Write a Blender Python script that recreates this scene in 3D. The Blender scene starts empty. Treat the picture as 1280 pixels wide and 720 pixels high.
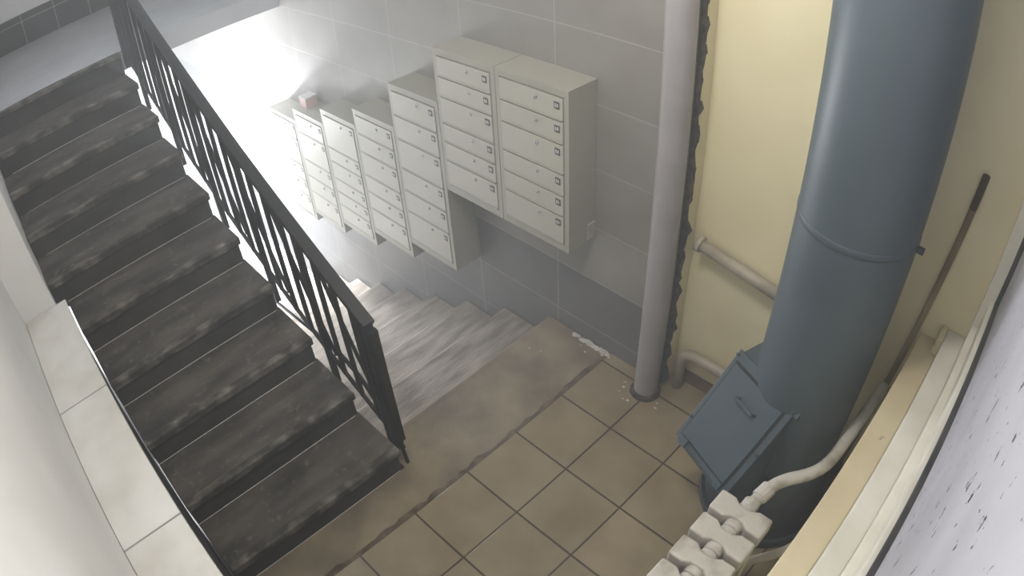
import bpy, bmesh, math, random
from mathutils import Vector, Matrix
random.seed(7)
S=bpy.context.scene
COL=S.collection
# ------------------------------------------------------------------ materials
def mk(name,c1,c2=None,rough=.7,scale=6,bump=.0,metal=0,detail=6,lo=.35,hi=.65,stretch=None,emit=None,spec=.4):
    m=bpy.data.materials.new(name); m.use_nodes=True
    nt=m.node_tree; b=nt.nodes["Principled BSDF"]
    b.inputs["Roughness"].default_value=rough; b.inputs["Metallic"].default_value=metal
    b.inputs["Specular IOR Level"].default_value=spec
    c1=tuple(c1)+(1,); c2=tuple(c2)+(1,) if c2 else tuple(x*.88 for x in c1[:3])+(1,)
    tc=nt.nodes.new("ShaderNodeTexCoord"); mp=nt.nodes.new("ShaderNodeMapping")
    nt.links.new(tc.outputs["Object"],mp.inputs["Vector"])
    if stretch: mp.inputs["Scale"].default_value=stretch
    n=nt.nodes.new("ShaderNodeTexNoise"); n.inputs["Scale"].default_value=scale; n.inputs["Detail"].default_value=detail
    nt.links.new(mp.outputs[0],n.inputs["Vector"])
    r=nt.nodes.new("ShaderNodeValToRGB"); r.color_ramp.elements[0].position=lo; r.color_ramp.elements[1].position=hi
    r.color_ramp.elements[0].color=c1; r.color_ramp.elements[1].color=c2
    nt.links.new(n.outputs["Fac"],r.inputs["Fac"]); nt.links.new(r.outputs["Color"],b.inputs["Base Color"])
    if bump:
        bp=nt.nodes.new("ShaderNodeBump"); bp.inputs["Strength"].default_value=bump; bp.inputs["Distance"].default_value=.01
        n2=nt.nodes.new("ShaderNodeTexNoise"); n2.inputs["Scale"].default_value=scale*5; n2.inputs["Detail"].default_value=5
        nt.links.new(mp.outputs[0],n2.inputs["Vector"])
        nt.links.new(n2.outputs["Fac"],bp.inputs["Height"]); nt.links.new(bp.outputs[0],b.inputs["Normal"])
    if emit:
        b.inputs["Emission Color"].default_value=tuple(emit[:3])+(1,); b.inputs["Emission Strength"].default_value=emit[3]
    return m
def mktile(name,ca,cb,mortar,tw,th,msize,axes,off=(0,0),rough=.45,zsplit=None,cc=None,bias=0,dirt=None):
    m=bpy.data.materials.new(name); m.use_nodes=True
    nt=m.node_tree; N=nt.nodes.new; K=nt.links.new
    b=nt.nodes["Principled BSDF"]; b.inputs["Roughness"].default_value=rough
    tc=N("ShaderNodeTexCoord"); sp=N("ShaderNodeSeparateXYZ"); K(tc.outputs["Object"],sp.inputs[0])
    cb_=N("ShaderNodeCombineXYZ")
    def sh(ax,o):
        a=N("ShaderNodeMath"); a.operation='ADD'; a.inputs[1].default_value=o; K(sp.outputs[ax],a.inputs[0]); return a.outputs[0]
    K(sh(axes[0],off[0]+60*tw),cb_.inputs[0]); K(sh(axes[1],off[1]+60*th),cb_.inputs[1])
    def brick(c1,c2,mo):
        t=N("ShaderNodeTexBrick"); t.offset=0; t.squash=1; t.inputs["Scale"].default_value=1
        t.inputs["Brick Width"].default_value=tw; t.inputs["Row Height"].default_value=th; t.inputs["Mortar Size"].default_value=msize
        t.inputs["Mortar Smooth"].default_value=.1; t.inputs["Bias"].default_value=bias
        t.inputs["Color1"].default_value=tuple(c1)+(1,); t.inputs["Color2"].default_value=tuple(c2)+(1,); t.inputs["Mortar"].default_value=tuple(mo)+(1,)
        K(cb_.outputs[0],t.inputs["Vector"]); return t
    t=brick(ca,cb,mortar); col=t.outputs["Color"]
    if zsplit is not None:
        t2=brick(cc[0],cc[1],cc[2])
        g=N("ShaderNodeMath"); g.operation='GREATER_THAN'; g.inputs[1].default_value=zsplit; K(sp.outputs[2],g.inputs[0])
        mx=N("ShaderNodeMix"); mx.data_type='RGBA'; K(g.outputs[0],mx.inputs[0]); K(t2.outputs["Color"],mx.inputs[6]); K(col,mx.inputs[7]); col=mx.outputs[2]
    n=N("ShaderNodeTexNoise"); n.inputs["Scale"].default_value=5; n.inputs["Detail"].default_value=8; K(tc.outputs["Object"],n.inputs["Vector"])
    rp=N("ShaderNodeValToRGB"); rp.color_ramp.elements[0].position=.3; rp.color_ramp.elements[1].position=.7
    d=dirt or (.78,.76,.72)
    rp.color_ramp.elements[0].color=tuple(d)+(1,); rp.color_ramp.elements[1].color=(1,1,1,1); K(n.outputs["Fac"],rp.inputs["Fac"])
    mu=N("ShaderNodeMix"); mu.data_type='RGBA'; mu.blend_type='MULTIPLY'; mu.inputs[0].default_value=1; K(col,mu.inputs[6]); K(rp.outputs["Color"],mu.inputs[7])
    K(mu.outputs[2],b.inputs["Base Color"])
    bp=N("ShaderNodeBump"); bp.inputs["Strength"].default_value=.5; bp.inputs["Distance"].default_value=.003; bp.invert=True
    K(t.outputs["Fac"],bp.inputs["Height"]); K(bp.outputs[0],b.inputs["Normal"])
    return m
def speckle(name,base,speck,rough=.7,scale=40,lo=.33,hi=.37,base2=None,bscale=3,stretch=None):
    m=mk(name,base,base2,rough=rough,scale=bscale,bump=.25,stretch=stretch)
    nt=m.node_tree; N=nt.nodes.new; K=nt.links.new
    b=nt.nodes["Principled BSDF"]; src=b.inputs["Base Color"].links[0].from_socket
    tc=N("ShaderNodeTexCoord"); n=N("ShaderNodeTexNoise"); n.inputs["Scale"].default_value=scale; n.inputs["Detail"].default_value=4; n.inputs["Roughness"].default_value=.6
    K(tc.outputs["Object"],n.inputs["Vector"])
    r=N("ShaderNodeValToRGB"); r.color_ramp.elements[0].position=lo; r.color_ramp.elements[1].position=hi
    r.color_ramp.elements[0].color=(1,1,1,1); r.color_ramp.elements[1].color=(0,0,0,1)
    K(n.outputs["Fac"],r.inputs["Fac"])
    mx=N("ShaderNodeMix"); mx.data_type='RGBA'; K(r.outputs["Color"],mx.inputs[0]); K(src,mx.inputs[6]); mx.inputs[7].default_value=tuple(speck)+(1,)
    K(mx.outputs[2],b.inputs["Base Color"]); return m

M={}
M['floor']=mktile("beige_floor_tile",(.315,.262,.17),(.275,.228,.15),(.06,.042,.028),.3,.3,.0045,(0,1),rough=.35,dirt=(.70,.66,.60))
M['floor2']=mktile("light_grey_floor_tile",(.6,.6,.6),(.55,.55,.55),(.3,.3,.3),.3,.3,.0045,(0,1),rough=.4)
M['walltile']=mktile("grey_wall_tile",(.285,.278,.258),(.265,.258,.24),(.40,.39,.375),.58,.3,.0028,(0,2),off=(.35,-.40),rough=.4,
    zsplit=.40,cc=((.175,.173,.172),(.155,.156,.158),(.33,.33,.32)),dirt=(.84,.82,.80))
M['ledgetile']=mktile("white_ledge_tile",(.80,.80,.78),(.76,.76,.74),(.3,.3,.3),.74,.6,.004,(0,1),off=(.03,.2),rough=.3)
M['white']=mk("white_painted_plaster",(.86,.86,.86),(.78,.78,.78),rough=.8,scale=2,bump=.1)
M['greyfloor']=mk("upper_landing_grey_floor",(.50,.51,.53),(.42,.43,.45),rough=.7,scale=3,bump=.1)
M['yellow']=mk("yellow_painted_plaster",(.84,.78,.545),(.77,.70,.47),rough=.75,scale=2.5,bump=.15)
M['ceil']=mk("ceiling_whitewash",(.75,.75,.74),rough=.9)
M['stair_dark']=speckle("dark_worn_concrete",(.036,.031,.028),(.16,.142,.125),rough=.8,scale=26,lo=.29,hi=.42,base2=(.098,.085,.073),bscale=5,stretch=(2.2,.7,1))
M['edge_dark']=mk("worn_step_edge",(.20,.18,.16),(.04,.036,.031),rough=.85,scale=14,bump=.25,lo=.33,hi=.55,stretch=(1,.8,1))
M['riser_dark']=mk("dark_riser",(.032,.029,.027),(.058,.052,.047),rough=.8,scale=8,bump=.3)
M['stair_light']=mk("worn_light_concrete",(.33,.295,.255),(.165,.142,.12),rough=.85,scale=6,bump=.3,stretch=(4,.8,1),lo=.36,hi=.66)
M['riser_light']=mk("brown_riser",(.09,.074,.062),(.18,.152,.125),rough=.8,scale=7,bump=.3)
M['band']=mk("ochre_dirty_concrete",(.285,.238,.165),(.13,.105,.075),rough=.85,scale=3.2,bump=.25,lo=.36,hi=.66,detail=10)
M['nosing']=mk("dirty_nosing",(.065,.048,.032),(.17,.13,.085),rough=.9,scale=14,bump=.4)
M['skirt']=mk("dark_skirting_paint",(.035,.035,.037),(.07,.07,.07),rough=.6,scale=8)
M['bskirt']=mk("brown_skirting_tile",(.20,.14,.085),(.14,.10,.06),rough=.6,scale=8)
M['darktile']=mktile("dark_skirting_tile",(.06,.055,.05),(.05,.045,.045),(.4,.4,.4),.3,.3,.004,(1,2),off=(0,-.13))
M['cab']=mk("mailbox_grey_beige_enamel",(.36,.35,.30),(.335,.325,.275),rough=.45,scale=2)
M['cabdoor']=mk("mailbox_door_enamel",(.45,.44,.38),(.42,.41,.352),rough=.42,scale=2)
M['gap']=mk("shadow_gap",(.03,.03,.028),rough=.9)
M['metal']=mk("lock_metal",(.55,.55,.55),rough=.35,metal=.8)
M['label']=mk("number_plate",(.02,.02,.02),rough=.5)
M['labelw']=mk("number_ink",(.6,.6,.58),rough=.5)
M['black']=mk("black_gloss_paint",(.004,.004,.005),(.010,.010,.011),rough=.4,scale=20)
M['gpipe']=mk("grey_pipe_paint",(.33,.315,.33),(.285,.27,.28),rough=.45,scale=6,bump=.05)
M['chute']=mk("bluegrey_enamel",(.072,.097,.118),(.060,.082,.101),rough=.45,scale=3,bump=.06)
M['chute_d']=mk("bluegrey_enamel_dirty",(.05,.062,.074),(.03,.036,.042),rough=.5,scale=6,bump=.3)
M['cpipe']=mk("cream_pipe_paint",(.42,.38,.31),(.33,.29,.235),rough=.45,scale=12,bump=.1)
M['rad']=mk("radiator_white_enamel",(.54,.52,.48),(.30,.27,.23),rough=.45,scale=14,lo=.5,hi=.72,bump=.15)
M['sill']=speckle("cream_sill_paint",(.64,.57,.40),(.18,.13,.09),rough=.5,scale=7,lo=.32,hi=.38,base2=(.52,.45,.30))
M['frame']=mk("white_window_frame_paint",(.72,.71,.65),(.60,.59,.52),rough=.45,scale=5)
M['pane']=speckle("whitewashed_pane",(.42,.42,.48),(.05,.05,.06),rough=.6,scale=34,lo=.34,hi=.355,base2=(.34,.34,.39))
M['broken']=mk("broken_mortar",(.03,.025,.02),(.13,.11,.09),rough=.95,scale=30,bump=1)
M['chip']=mk("peeled_white_paint",(.66,.65,.62),(.45,.43,.40),rough=.8,scale=20)
M['wood']=mk("weathered_wood",(.36,.29,.175),(.18,.13,.075),rough=.8,scale=14,stretch=(1,1,.2))
M['darktip']=mk("dark_wood_tip",(.07,.05,.03),rough=.8)
M['carton']=mk("pink_carton",(.62,.45,.42),rough=.7)
M['lamp']=mk("lamp_diffuser",(1,1,1),emit=(1,1,1,6))
M['lampb']=mk("lamp_base",(.3,.3,.3))
# ------------------------------------------------------------------ mesh builder
class B:
    def __init__(s,name,bevel=0):
        s.name=name; s.bm=bmesh.new(); s.mats=[]; s.bevel=bevel
    def mi(s,m):
        if m not in s.mats: s.mats.append(m)
        return s.mats.index(m)
    def _fin(s,faces,m,smooth=False):
        i=s.mi(m)
        for f in faces: f.material_index=i; f.smooth=smooth
    def box(s,a,b,m):
        r=bmesh.ops.create_cube(s.bm,size=1); vs=r['verts']
        a=Vector(a);b=Vector(b);c=(a+b)/2;d=b-a
        for v in vs: v.co=Vector((v.co.x*d.x,v.co.y*d.y,v.co.z*d.z))+c
        s._fin({f for v in vs for f in v.link_faces},m); return vs
    def prism(s,pts,vec,m):
        vec=Vector(vec); A=[s.bm.verts.new(Vector(p)) for p in pts]; C=[s.bm.verts.new(Vector(p)+vec) for p in pts]
        fs=[s.bm.faces.new(A),s.bm.faces.new(C[::-1])]
        n=len(pts)
        for i in range(n): fs.append(s.bm.faces.new((A[i],C[i],C[(i+1)%n],A[(i+1)%n])))
        s._fin(fs,m); return fs
    def cyl(s,p,q,r,m,r2=None,seg=24,caps=True,smooth=True):
        p=Vector(p);q=Vector(q);d=q-p
        rr=bmesh.ops.create_cone(s.bm,cap_ends=caps,segments=seg,radius1=r,radius2=r if r2 is None else r2,depth=d.length)
        mt=Matrix.Translation((p+q)/2)@d.to_track_quat('Z','Y').to_matrix().to_4x4()
        for v in rr['verts']: v.co=mt@v.co
        fs={f for v in rr['verts'] for f in v.link_faces}
        i=s.mi(m)
        for f in fs: f.material_index=i; f.smooth=smooth and len(f.verts)==4
    def tube(s,pts,r,m,seg=14,rad=.0,sub=6):
        P=[Vector(p) for p in pts]; path=[P[0]]
        for i in range(1,len(P)-1):
            a=(P[i-1]-P[i]);b=(P[i+1]-P[i]); t=min(rad,a.length*.49,b.length*.49)
            if t<=0: path.append(P[i]); continue
            A=P[i]+a.normalized()*t; C=P[i]+b.normalized()*t
            for k in range(sub+1):
                u=k/sub; path.append(A*(1-u)**2+P[i]*2*u*(1-u)+C*u*u)
        path.append(P[-1])
        rings=[]; up=None
        for i,c in enumerate(path):
            d=(path[min(i+1,len(path)-1)]-path[max(i-1,0)]).normalized()
            if up is None: up=d.orthogonal().normalized()
            up=(up-d*up.dot(d)).normalized(); w=d.cross(up)
            rings.append([s.bm.verts.new(c+up*math.cos(2*math.pi*k/seg)*r+w*math.sin(2*math.pi*k/seg)*r) for k in range(seg)])
        fs=[]
        for a,b in zip(rings,rings[1:]):
            for k in range(seg): fs.append(s.bm.faces.new((a[k],a[(k+1)%seg],b[(k+1)%seg],b[k])))
        s._fin(fs,m,True)
        s._fin([s.bm.faces.new(rings[0][::-1]),s.bm.faces.new(rings[-1])],m)
    def flat(s,p,q,w,t,m,wdir):
        p=Vector(p);q=Vector(q);d=(q-p).normalized();wd=Vector(wdir);wd=(wd-d*wd.dot(d)).normalized();n=d.cross(wd)
        pts=[p+wd*w/2+n*t/2,p-wd*w/2+n*t/2,p-wd*w/2-n*t/2,p+wd*w/2-n*t/2]
        s.prism(pts,q-p,m)
    def done(s):
        bmesh.ops.recalc_face_normals(s.bm,faces=s.bm.faces)
        me=bpy.data.meshes.new(s.name); s.bm.to_mesh(me); s.bm.free()
        for m in s.mats: me.materials.append(m)
        o=bpy.data.objects.new(s.name,me); COL.objects.link(o)
        if s.bevel:
            bv=o.modifiers.new("bevel",'BEVEL'); bv.width=s.bevel; bv.segments=3 if s.bevel>.009 else 2; bv.limit_method='ANGLE'; bv.angle_limit=math.radians(40)
        return o
def simple(name,a,b,m,bevel=0):
    o=B(name,bevel); o.box(a,b,m); return o.done()
# ------------------------------------------------------------------ room shell
W=1.566; YW=1.67; YE=.42; YL=-.475; WX=.30
N=10; T=.2814; R=.1429; X0=-.215; ZU=N*R; XT=X0-T*(N-1)
simple("floor",(0,-.71,-.2),(1.6,YW+.1,0),M['floor'])
bd=B("floor_concrete_band")
bd.box((-.40,YE+.002,-.2),(0,W-.002,-.002),M['band']); bd.box((X0,YL,-.2),(0,YE+.002,-.002),M['band'])
rr=random.Random(11); ys=[YL+(W-.004-YL)*i/60 for i in range(61)]
xs=[-.012-rr.uniform(0,.016)-(.012 if rr.random()<.2 else 0) for _ in ys]
for i in range(60):
    bd.prism([(xs[i],ys[i],-.01),(0,ys[i],-.01),(0,ys[i+1],-.01),(xs[i+1],ys[i+1],-.01)],(0,0,.0095),M['nosing'])
bd.done()
simple("floor_lower",(-5.8,-.53,-1.6),(-3.12,W,-1.305),M['floor2'])
simple("wall_mailbox",(-5.8,W,-1.35),(WX,W+.2,3.2),M['walltile'])
yw=B("wall_yellow"); yw.box((WX,YW,-.0),(1.6,YW+.2,3.2),M['yellow']); yw.box((WX,1.60,0),(WX+.012,YW,3.2),M['yellow']); yw.done()
simple("baseboard_yellow",(WX+.05,YW-.012,0),(1.38,YW,.07),M['bskirt'])
simple("wall_left_upper",(-4.7,-.75,-1.35),(-1.5,-.53,3.2),M['white'])
simple("wall_left",(-1.5,-.91,-.2),(1.75,-.71,3.2),M['white'])
simple("wall_far_lower",(-6.0,-.6,-1.35),(-5.8,W+.2,1.2),M['white'])
simple("wall_back",(-4.7,-.8,1.2),(-4.5,W+.2,3.2),M['white'])
simple("ceiling",(-4.7,-.91,3.2),(1.8,W+.4,3.3),M['ceil'])
simple("floor_upper_landing",(-4.5,-.53,ZU-.13),(XT-.04,W-.002,ZU),M['greyfloor'])
simple("baseboard_back",(-4.5,-.53,ZU),(-4.48,W,ZU+.26),M['darktile'])
simple("wall_window_parapet",(1.40,-.71,0),(1.6,YW,.88),M['yellow'])
wb=B("window_sill",.006)
wb.box((1.325,-.70,.875),(1.415,YW-.005,.915),M['sill'])
wb.box((1.415,-.70,.88),(1.49,YW-.005,.985),M['frame'])
wb.box((1.39,YW-.09,.915),(1.415,YW-.005,.99),M['sill'])
wb.done()
wf=B("window_1",.004)
wf.box((1.487,-.70,.985),(1.56,YW-.002,1.07),M['frame'])
wf.box((1.512,-.70,1.07),(1.56,YW-.002,1.19),M['frame'])
wf.box((1.528,-.70,1.19),(1.56,YW-.04,1.202),M['skirt'])
wf.box((1.528,YW-.058,1.19),(1.56,YW-.04,3.2),M['skirt'])
wf.box((1.485,YW-.04,.985),(1.56,YW-.002,3.2),M['frame'])
wf.box((1.545,-.70,1.20),(1.6,YW-.05,3.2),M['pane'])
wf.done()
# ------------------------------------------------------------------ staircases
up=B("staircase",.006)
for k in range(1,N):
    x=X0-T*(k-1); z=R*k
    yl=YL+.002 if x>-1.5 else -.528
    xe=x-T-.02
    up.box((xe,yl,z-.04),(x-.024,YE,z),M['stair_dark'])
    up.box((x-.028,yl,z-.04),(x+.010,YE,z+.0005),M['edge_dark'])
    up.box((xe,yl,z-R-.03),(x-.002,YE-.01,z-.04),M['riser_dark'])
up.box((XT-.03,-.528,ZU-R-.03),(XT-.001,YE,ZU-.03),M['riser_dark'])
up.box((XT-.038,-.528,ZU-.03),(XT+.015,YE,ZU+.003),M['edge_dark'])
up.prism([(X0,YL+.002,-.18),(X0,YL+.002,.0),(XT,YL+.002,R*(N-1)),(XT,YL+.002,R*(N-1)-.1)],(0,YE-.02-YL-.002,0),M['white'])
up.done()
dn=B("staircase",.008)
DT=.34; DR=.145; DX=-.40
for k in range(1,9):
    x=DX-DT*(k-1); z=-DR*k
    dn.box((x-DT-.015,YE+.004,z-.04),(x,W-.003,z),M['stair_light'])
    dn.box((x-.02,YE+.004,z-.01),(x,W-.003,z+DR-.04),M['riser_light'])
    dn.box((x-DT,YE+.004,z-.18),(x-.02,W-.003,z-.04),M['riser_light'])
dn.box((DX-.015,YE+.004,-.045),(DX+.02,W-.003,-.0015),M['band'])
dn.done()
lg=B("tiled_ledge",.004)
lg.box((-1.498,-.708,.79),(1.3,YL,.81),M['ledgetile'])
lg.box((-1.498,-.708,0),(1.3,YL-.012,.79),M['skirt'])
lg.done()
rg=B("broken_plaster_edge")
n=90; pl=[];pr=[]
for i in range(n+1):
    z=.003+3.19*i/n
    pl.append((WX+.002,W+.004,z)); pr.append((WX+.008+random.uniform(0,.014)+(.014 if random.random()<.15 else 0),W+.004,z))
for i in range(n):
    rg.prism([pl[i],pr[i],pr[i+1],pl[i+1]],(0,.028+random.uniform(0,.01),0),M['broken'])
rg.done()
# ------------------------------------------------------------------ mailboxes
FY=W-.171; PW=.4013
def mailbox(x1,z0,z1,rows,bracket=False):
    x0=x1-PW+.004
    b=B("mailbox_cabinet",.0015)
    yb=W-.001; yf=FY
    b.box((x0+.0005,yf+.015,z0),(x0+.012,yb-.0005,z1-.011),M['cab']); b.box((x1-.012,yf+.015,z0),(x1-.0005,yb-.0005,z1-.011),M['cab'])
    b.box((x0,yf-.002,z1-.012),(x1,yb,z1),M['cab'])
    b.box((x0+.012,yb-.012,z0+.001),(x1-.012,yb-.001,z1-.012),M['cab'])
    b.box((x0+.012,yf+.016,z0+.02),(x1-.012,yf+.03,z1-.013),M['gap'])
    b.box((x0+.012,yf+.031,z0+.02),(x1-.012,yb-.012,z0+.03),M['cab'])
    b.box((x0,yf,z0),(x0+.024,yf+.016,z1-.0125),M['cab']); b.box((x1-.024,yf,z0),(x1,yf+.016,z1-.0125),M['cab'])
    b.box((x0+.0245,yf,z1-.034),(x1-.0245,yf+.014,z1-.0125),M['cab']); b.box((x0+.0245,yf,z0),(x1-.0245,yf+.014,z0+.035),M['cab'])
    tot=sum(rows); H=(z1-.036)-(z0+.038); z=z1-.036
    for i,r in enumerate(rows):
        h=H*r/tot; zt=z-.004; zb=z-h+.004; z-=h
        b.box((x0+.028,yf-.004,zb),(x1-.028,yf+.010,zt),M['cabdoor'])
        zl=zt-min(.03,(zt-zb)*.35)
        xc=(x0+x1)/2+.03
        b.cyl((xc,yf-.004,zl),(xc,yf-.010,zl),.0085,M['metal'],seg=12)
        b.box((xc-.0015,yf-.0115,zl-.004),(xc+.0015,yf-.0098,zl+.004),M['gap'])
        b.box((x1-.070,yf-.006,zl-.018),(x1-.043,yf-.0035,zl+.012),M['label'])
        b.box((x1-.065,yf-.0068,zl-.012),(x1-.059,yf-.0058,zl+.006),M['labelw'])
        b.box((x1-.055,yf-.0068,zl-.010),(x1-.048,yf-.0058,zl+.006),M['labelw'])
        b.box((x0+.03,yf-.007,zb-.001),(x1-.03,yf-.003,zb+.005),M['cab'])
    if bracket: b.box((x1,yb-.05,z0+.01),(x1+.006,yb-.001,z0+.09),M['cabdoor'])
    return b.done()
XR=-.132
R6=[1,1,1.35,1,1,1.4]
spec=[(0,.651,1.412,R6),(1,.651,1.412,R6),(2,.122,1.132,[1,1,1.3,1,1,1.4]),(3,.007,.875,[1,1,1.3,1,1,1.3]),(4,-.103,.764,[2.2,1,1.2,1,1,1.2]),(5,-.19,.656,[1,1.6,1,1,1.2]),(6,-.265,.562,[1,1.6,1,1,1.2])]
for k,z0,z1,rows in spec: mailbox(XR-k*PW,z0,z1,rows,k==0)
cb=B("small_carton_box",.003)
cb.box((-2.51,W-.12,.6565),(-2.42,W-.03,.725),M['carton']); cb.box((-2.512,W-.122,.725),(-2.418,W-.028,.733),M['labelw'])
cb.done()
# ------------------------------------------------------------------ railing
rl=B("stair_railing",.002); yr=.45
SL=.5078
def hz(x): return .70-SL*x
xt=-2.72; xn=-.265
rl.flat((xn+.02,yr,hz(xn+.02)),(xt,yr,hz(xt)),.05,.024,M['black'],(0,1,0))
rl.flat((xn+.02,yr,hz(xn+.02)-.035),(xt,yr,hz(xt)-.035),.03,.012,M['black'],(0,1,0))
rl.flat((xn,yr,hz(xn)-.68),(xt,yr,hz(xt)-.68),.012,.03,M['black'],(0,1,0))
for dx,w,zb in ((0,.036,.10),(.034,.024,.16),(-.045,.018,.0)):
    x=xn+dx
    rl.box((x-w/2,yr-.018,zb),(x+w/2,yr+.018,hz(x)-.01),M['black'])
rl.tube([(xn+.02,yr,.12),(xn+.04,yr,.002)],.009,M['black'])
x=xn-.10; i=0
while x>xt:
    rl.box((x-.009,yr-.009,hz(x)-.69),(x+.009,yr+.009,hz(x)-.03),M['black'])
    if i%4==3: rl.box((x-.013,yr-.013,hz(x)-.88),(x+.013,yr+.013,hz(x)-.03),M['black'])
    x-=.112; i+=1
x=xn-.05
while x-.5>xt:
    rl.flat((x,yr+.012,hz(x)-.66),(x-.30,yr+.012,hz(x-.30)-.04),.014,.014,M['black'],(0,1,0))
    x-=.336
rl.box((xt-.02,yr-.02,ZU-.1),(xt+.02,yr+.02,hz(xt)+.03),M['black'])
rl.tube([(-1.3,.47,.33),(-.66,.47,.40),(-.46,.47,.34),(xn,.47,.05)],.010,M['black'],rad=.15)
rl.done()
# ------------------------------------------------------------------ pipes
gp=B("vertical_drain_pipe"); gx,gy=.280,1.485
gp.cyl((gx,gy,0),(gx,gy,3.198),.056,M['gpipe'],seg=40,caps=False)
gp.cyl((gx,gy,.0),(gx,gy,.022),.075,M['broken'],r2=.06,seg=20)
gp.done()
wp=B("heating_pipe",0)
wp.tube([(.36,1.615,.84),(.85,1.615,.77)],.026,M['cpipe'])
wp.cyl((.361,1.615,.8399),(.385,1.615,.8363),.034,M['cpipe'])
wp.tube([(.375,1.61,0.001),(.375,1.61,.24),(.85,1.61,.24)],.026,M['cpipe'],rad=.08)
wp.done()
# ------------------------------------------------------------------ garbage chute
CX,CY,CR=1.03,1.375,.1975
ch=B("garbage_chute",.003)
ch.cyl((CX,CY,.20),(CX,CY,3.198),CR,M['chute'],seg=72,caps=False)
ch.cyl((CX,CY,1.392),(CX,CY,1.398),CR+.001,M['chute_d'],seg=72)
ch.cyl((CX,CY,1.398),(CX,CY,1.418),CR+.0018,M['chute'],seg=72)
ch.cyl((CX,CY-.03,.0),(CX,CY,.33),.265,M['chute_d'],r2=.21,seg=56)
ch.cyl((CX,CY-.03,.0),(CX,CY-.03,.05),.275,M['chute_d'],seg=56)
e=Vector((.935,-.355,0)); nn=Vector((-.355,-.935,0)); up_=Vector((0,0,1)); C=Vector((CX,CY,0))
def hp(le,ln,z): return C+e*le+nn*ln+up_*z
def wedge(l0,l1,prof,m):
    ch.prism([hp(l0,a,z) for a,z in prof],e*(l1-l0),m)
L0,L1=-.215,.09
P1=Vector((.165,.725)); P2=Vector((.382,.405))
wedge(L0,L1,[(.05,.735),tuple(P1),tuple(P2),(.382,.36),(.22,.20),(.05,.20)],M['chute'])
dv=(P2-P1).normalized(); nv=Vector((-dv.y,dv.x))
if nv.x<0: nv=-nv
def slab(l0,l1,t0,t1,h0,h1,m):
    a=P1+dv*t0; b=P1+dv*t1
    wedge(l0,l1,[tuple(a+nv*h0),tuple(b+nv*h0),tuple(b+nv*h1),tuple(a+nv*h1)],m)
Ls=(P2-P1).length
slab(L0-.006,L1+.016,-.02,Ls+.01,-.008,.004,M['chute'])
slab(L0+.010,L1-.010,.018,Ls-.010,.003,.0065,M['gap'])
slab(L0+.019,L1-.019,.027,Ls-.019,.004,.012,M['chute'])
slab(-.10,.0,.10,.110,.034,.042,M['chute'])
slab(-.10,-.09,.10,.110,.01,.042,M['chute']); slab(-.01,.0,.10,.110,.01,.042,M['chute'])
for l in (L0+.03,L1-.05): slab(l,l+.035,Ls-.018,Ls+.016,.004,.02,M['chute'])
slab(L1+.005,L1+.035,-.04,.01,-.02,.0,M['chute'])
for l,t in ((L0+.0,.0),(L1+.008,.0),(L1+.008,.2),(L0,.3)):
    a=P1+dv*t; q=hp(l,a.x,a.y); nd=(nn*nv.x+up_*nv.y)
    ch.cyl(q+nd*.002,q+nd*.010,.007,M['chute_d'],seg=8)
ch.box((CX+.192,CY-.015,1.39),(CX+.222,CY+.0,1.41),M['chute_d'])
ch.done()
# ------------------------------------------------------------------ radiator
rd=B("cast_iron_radiator",.012)
RX=1.115; RY=.82
def bone(y,z0,z1,hx,w1,w2):
    # section outline seen from above: wide ends, narrower waist
    pts=[(-hx,-w1),(-hx+.055,-w1),(-.022,-w2),(.022,-w2),(hx-.055,-w1),(hx,-w1),(hx,w1),(hx-.055,w1),(.022,w2),(-.022,w2),(-hx+.055,w1),(-hx,w1)]
    rd.prism([(RX+a,y+b,z0) for a,b in pts],(0,0,z1-z0),M['rad'])
for i in range(9):
    y=RY-.108*i
    bone(y,.535,.605,.102,.043,.027)
    bone(y,.10,.165,.102,.043,.027)
    bone(y,.165,.535,.088,.028,.014)
    rd.cyl((RX,y-.054,.565),(RX,y+.054,.565),.032,M['rad'],seg=16)
    rd.cyl((RX,y-.054,.13),(RX,y+.054,.13),.032,M['rad'],seg=16)
for y in (RY-.108*8,RY):
    for xx in (RX-.06,RX+.06): rd.box((xx-.018,y-.025,0),(xx+.018,y+.025,.12),M['rad'])
rd.cyl((RX,RY+.05,.56),(RX,RY+.09,.56),.034,M['rad'],seg=6,smooth=False)
rd.tube([(RX,RY+.07,.56),(RX+.02,RY+.20,.57),(1.255,1.14,.595),(1.285,1.60,.66)],.023,M['rad'],rad=.12)
rd.cyl((RX+.006,RY+.11,.564),(RX+.016,RY+.17,.569),.030,M['rad'],seg=12,smooth=False)
rd.tube([(RX,RY+.05,.13),(1.31,1.1,.16),(1.345,1.60,.2)],.018,M['cpipe'],rad=.1)
rd.done()
st=B("wooden_stick")
p=Vector((1.245,1.652,.0)); q=Vector((1.343,1.652,1.58)); 
st.tube([p,p.lerp(q,.93)],.0125,M['wood'],seg=10); st.tube([p.lerp(q,.92),q],.0135,M['darktip'],seg=10)
st.done()
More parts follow.
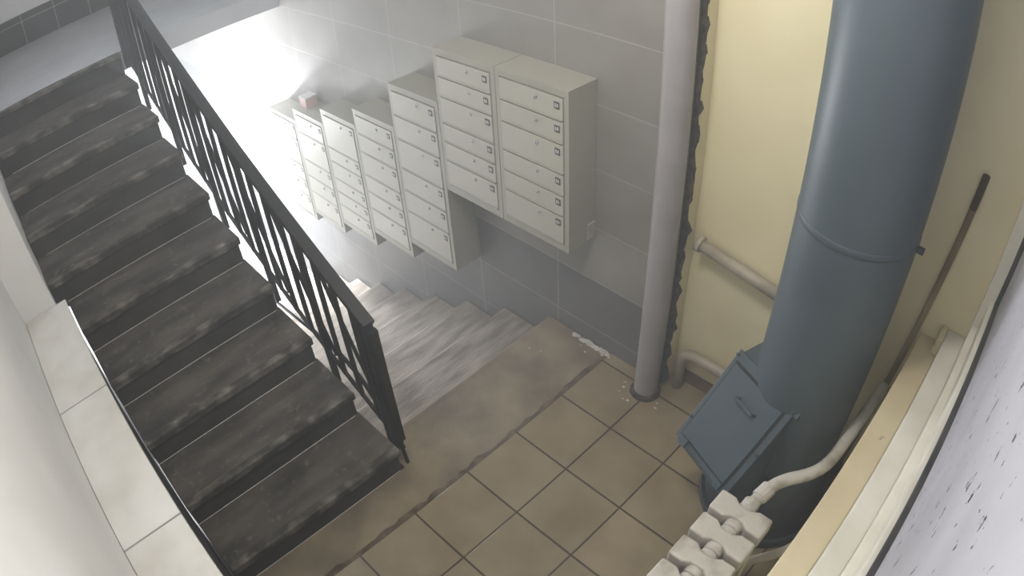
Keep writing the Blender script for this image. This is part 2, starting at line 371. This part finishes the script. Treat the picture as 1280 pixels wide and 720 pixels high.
# ------------------------------------------------------------------ debris
db=B("peeled_plaster_debris")
rnd=random.Random(3)
for i in range(38):
    t=rnd.random()
    if i<26: cx=-.22+.24*t; cy=W-.010-abs(rnd.gauss(0,.018)); s=rnd.uniform(.005,.018)
    elif i<34:
        a=rnd.uniform(math.pi,2*math.pi); cx=gx+math.cos(a)*rnd.uniform(.09,.13); cy=gy+math.sin(a)*rnd.uniform(.09,.13); s=rnd.uniform(.003,.006)
    else: cx=rnd.uniform(-.35,.0); cy=rnd.uniform(1.3,W-.05); s=rnd.uniform(.003,.006)
    k=7; pts=[]
    a0=rnd.random()*6; z=.0006+i*.00007
    for j in range(k):
        a=a0+2*math.pi*j/k; r=s*rnd.uniform(.5,1.3); pts.append((cx+math.cos(a)*r*1.4,min(cy+math.sin(a)*r,W-.001),z))
    db.prism(pts,(0,0,.0012),M['chip'])
db.done()
# ------------------------------------------------------------------ lamps
def lamp(name,loc,power,color,size):
    l=bpy.data.lights.new(name,'POINT'); l.energy=power; l.color=color; l.shadow_soft_size=size
    o=bpy.data.objects.new(name,l); o.location=loc; COL.objects.link(o); return o
def fixture(name,c,nrm,r=.13):
    b=B(name); c=Vector(c); nrm=Vector(nrm)
    b.cyl(c,c+nrm*.03,r+.01,M['lampb'],seg=32); b.cyl(c+nrm*.03,c+nrm*.06,r,M['lamp'],r2=r*.7,seg=32)
    b.done()
fixture("ceiling_lamp",(.45,.35,3.2),(0,0,-1)); lamp("ceiling_lamp_light",(.45,.35,3.0),74,(1,.96,.88),.13)
fixture("wall_lamp",(-3.6,W,.15),(0,-1,0)); lamp("wall_lamp_light",(-3.55,W-.165,.10),470,(.93,.96,1),.08)
fixture("ceiling_lamp",(-3.9,.7,ZU-.13),(0,0,-1)); lamp("lower_hall_fill_light",(-3.6,.75,-.1),26,(.93,.96,1),.12)  # point light here is an added fill for the cabinet fronts and steps
fixture("ceiling_lamp",(-2.2,0.1,3.2),(0,0,-1)); lamp("upper_lamp_light",(-2.2,.1,3.0),27,(.86,.92,1),.13)
w=bpy.data.worlds.new("World"); S.world=w; w.use_nodes=True
w.node_tree.nodes["Background"].inputs[0].default_value=(.8,.85,.95,1); w.node_tree.nodes["Background"].inputs[1].default_value=.15
vs=w.node_tree.nodes.new("ShaderNodeVolumeScatter"); vs.inputs["Density"].default_value=.07; vs.inputs["Anisotropy"].default_value=.25
vs.inputs["Color"].default_value=(.90,.95,1,1)
w.node_tree.links.new(vs.outputs[0],w.node_tree.nodes["World Output"].inputs["Volume"])
# ------------------------------------------------------------------ camera: wide security-camera (equisolid fisheye) lens
yaw,pitch,roll=2.3947,-.7066,-.0617
d=Vector((math.cos(yaw)*math.cos(pitch),math.sin(yaw)*math.cos(pitch),math.sin(pitch)))
r=d.cross(Vector((0,0,1))).normalized(); u=r.cross(d)
c,s=math.cos(roll),math.sin(roll)
r2=r*c+u*s; u2=-r*s+u*c
cam=bpy.data.cameras.new("security_camera"); co=bpy.data.objects.new("security_camera",cam); COL.objects.link(co)
co.matrix_world=Matrix(((r2.x,u2.x,-d.x,1.4160),(r2.y,u2.y,-d.y,-.3826),(r2.z,u2.z,-d.z,2.4800),(0,0,0,1)))
cam.sensor_fit='HORIZONTAL'; cam.sensor_width=1280*10.5/867.8; cam.lens=9.4; cam.clip_start=.02
cam.type='PANO'
S.camera=co
S.view_settings.view_transform='Standard'
S.view_settings.exposure=0
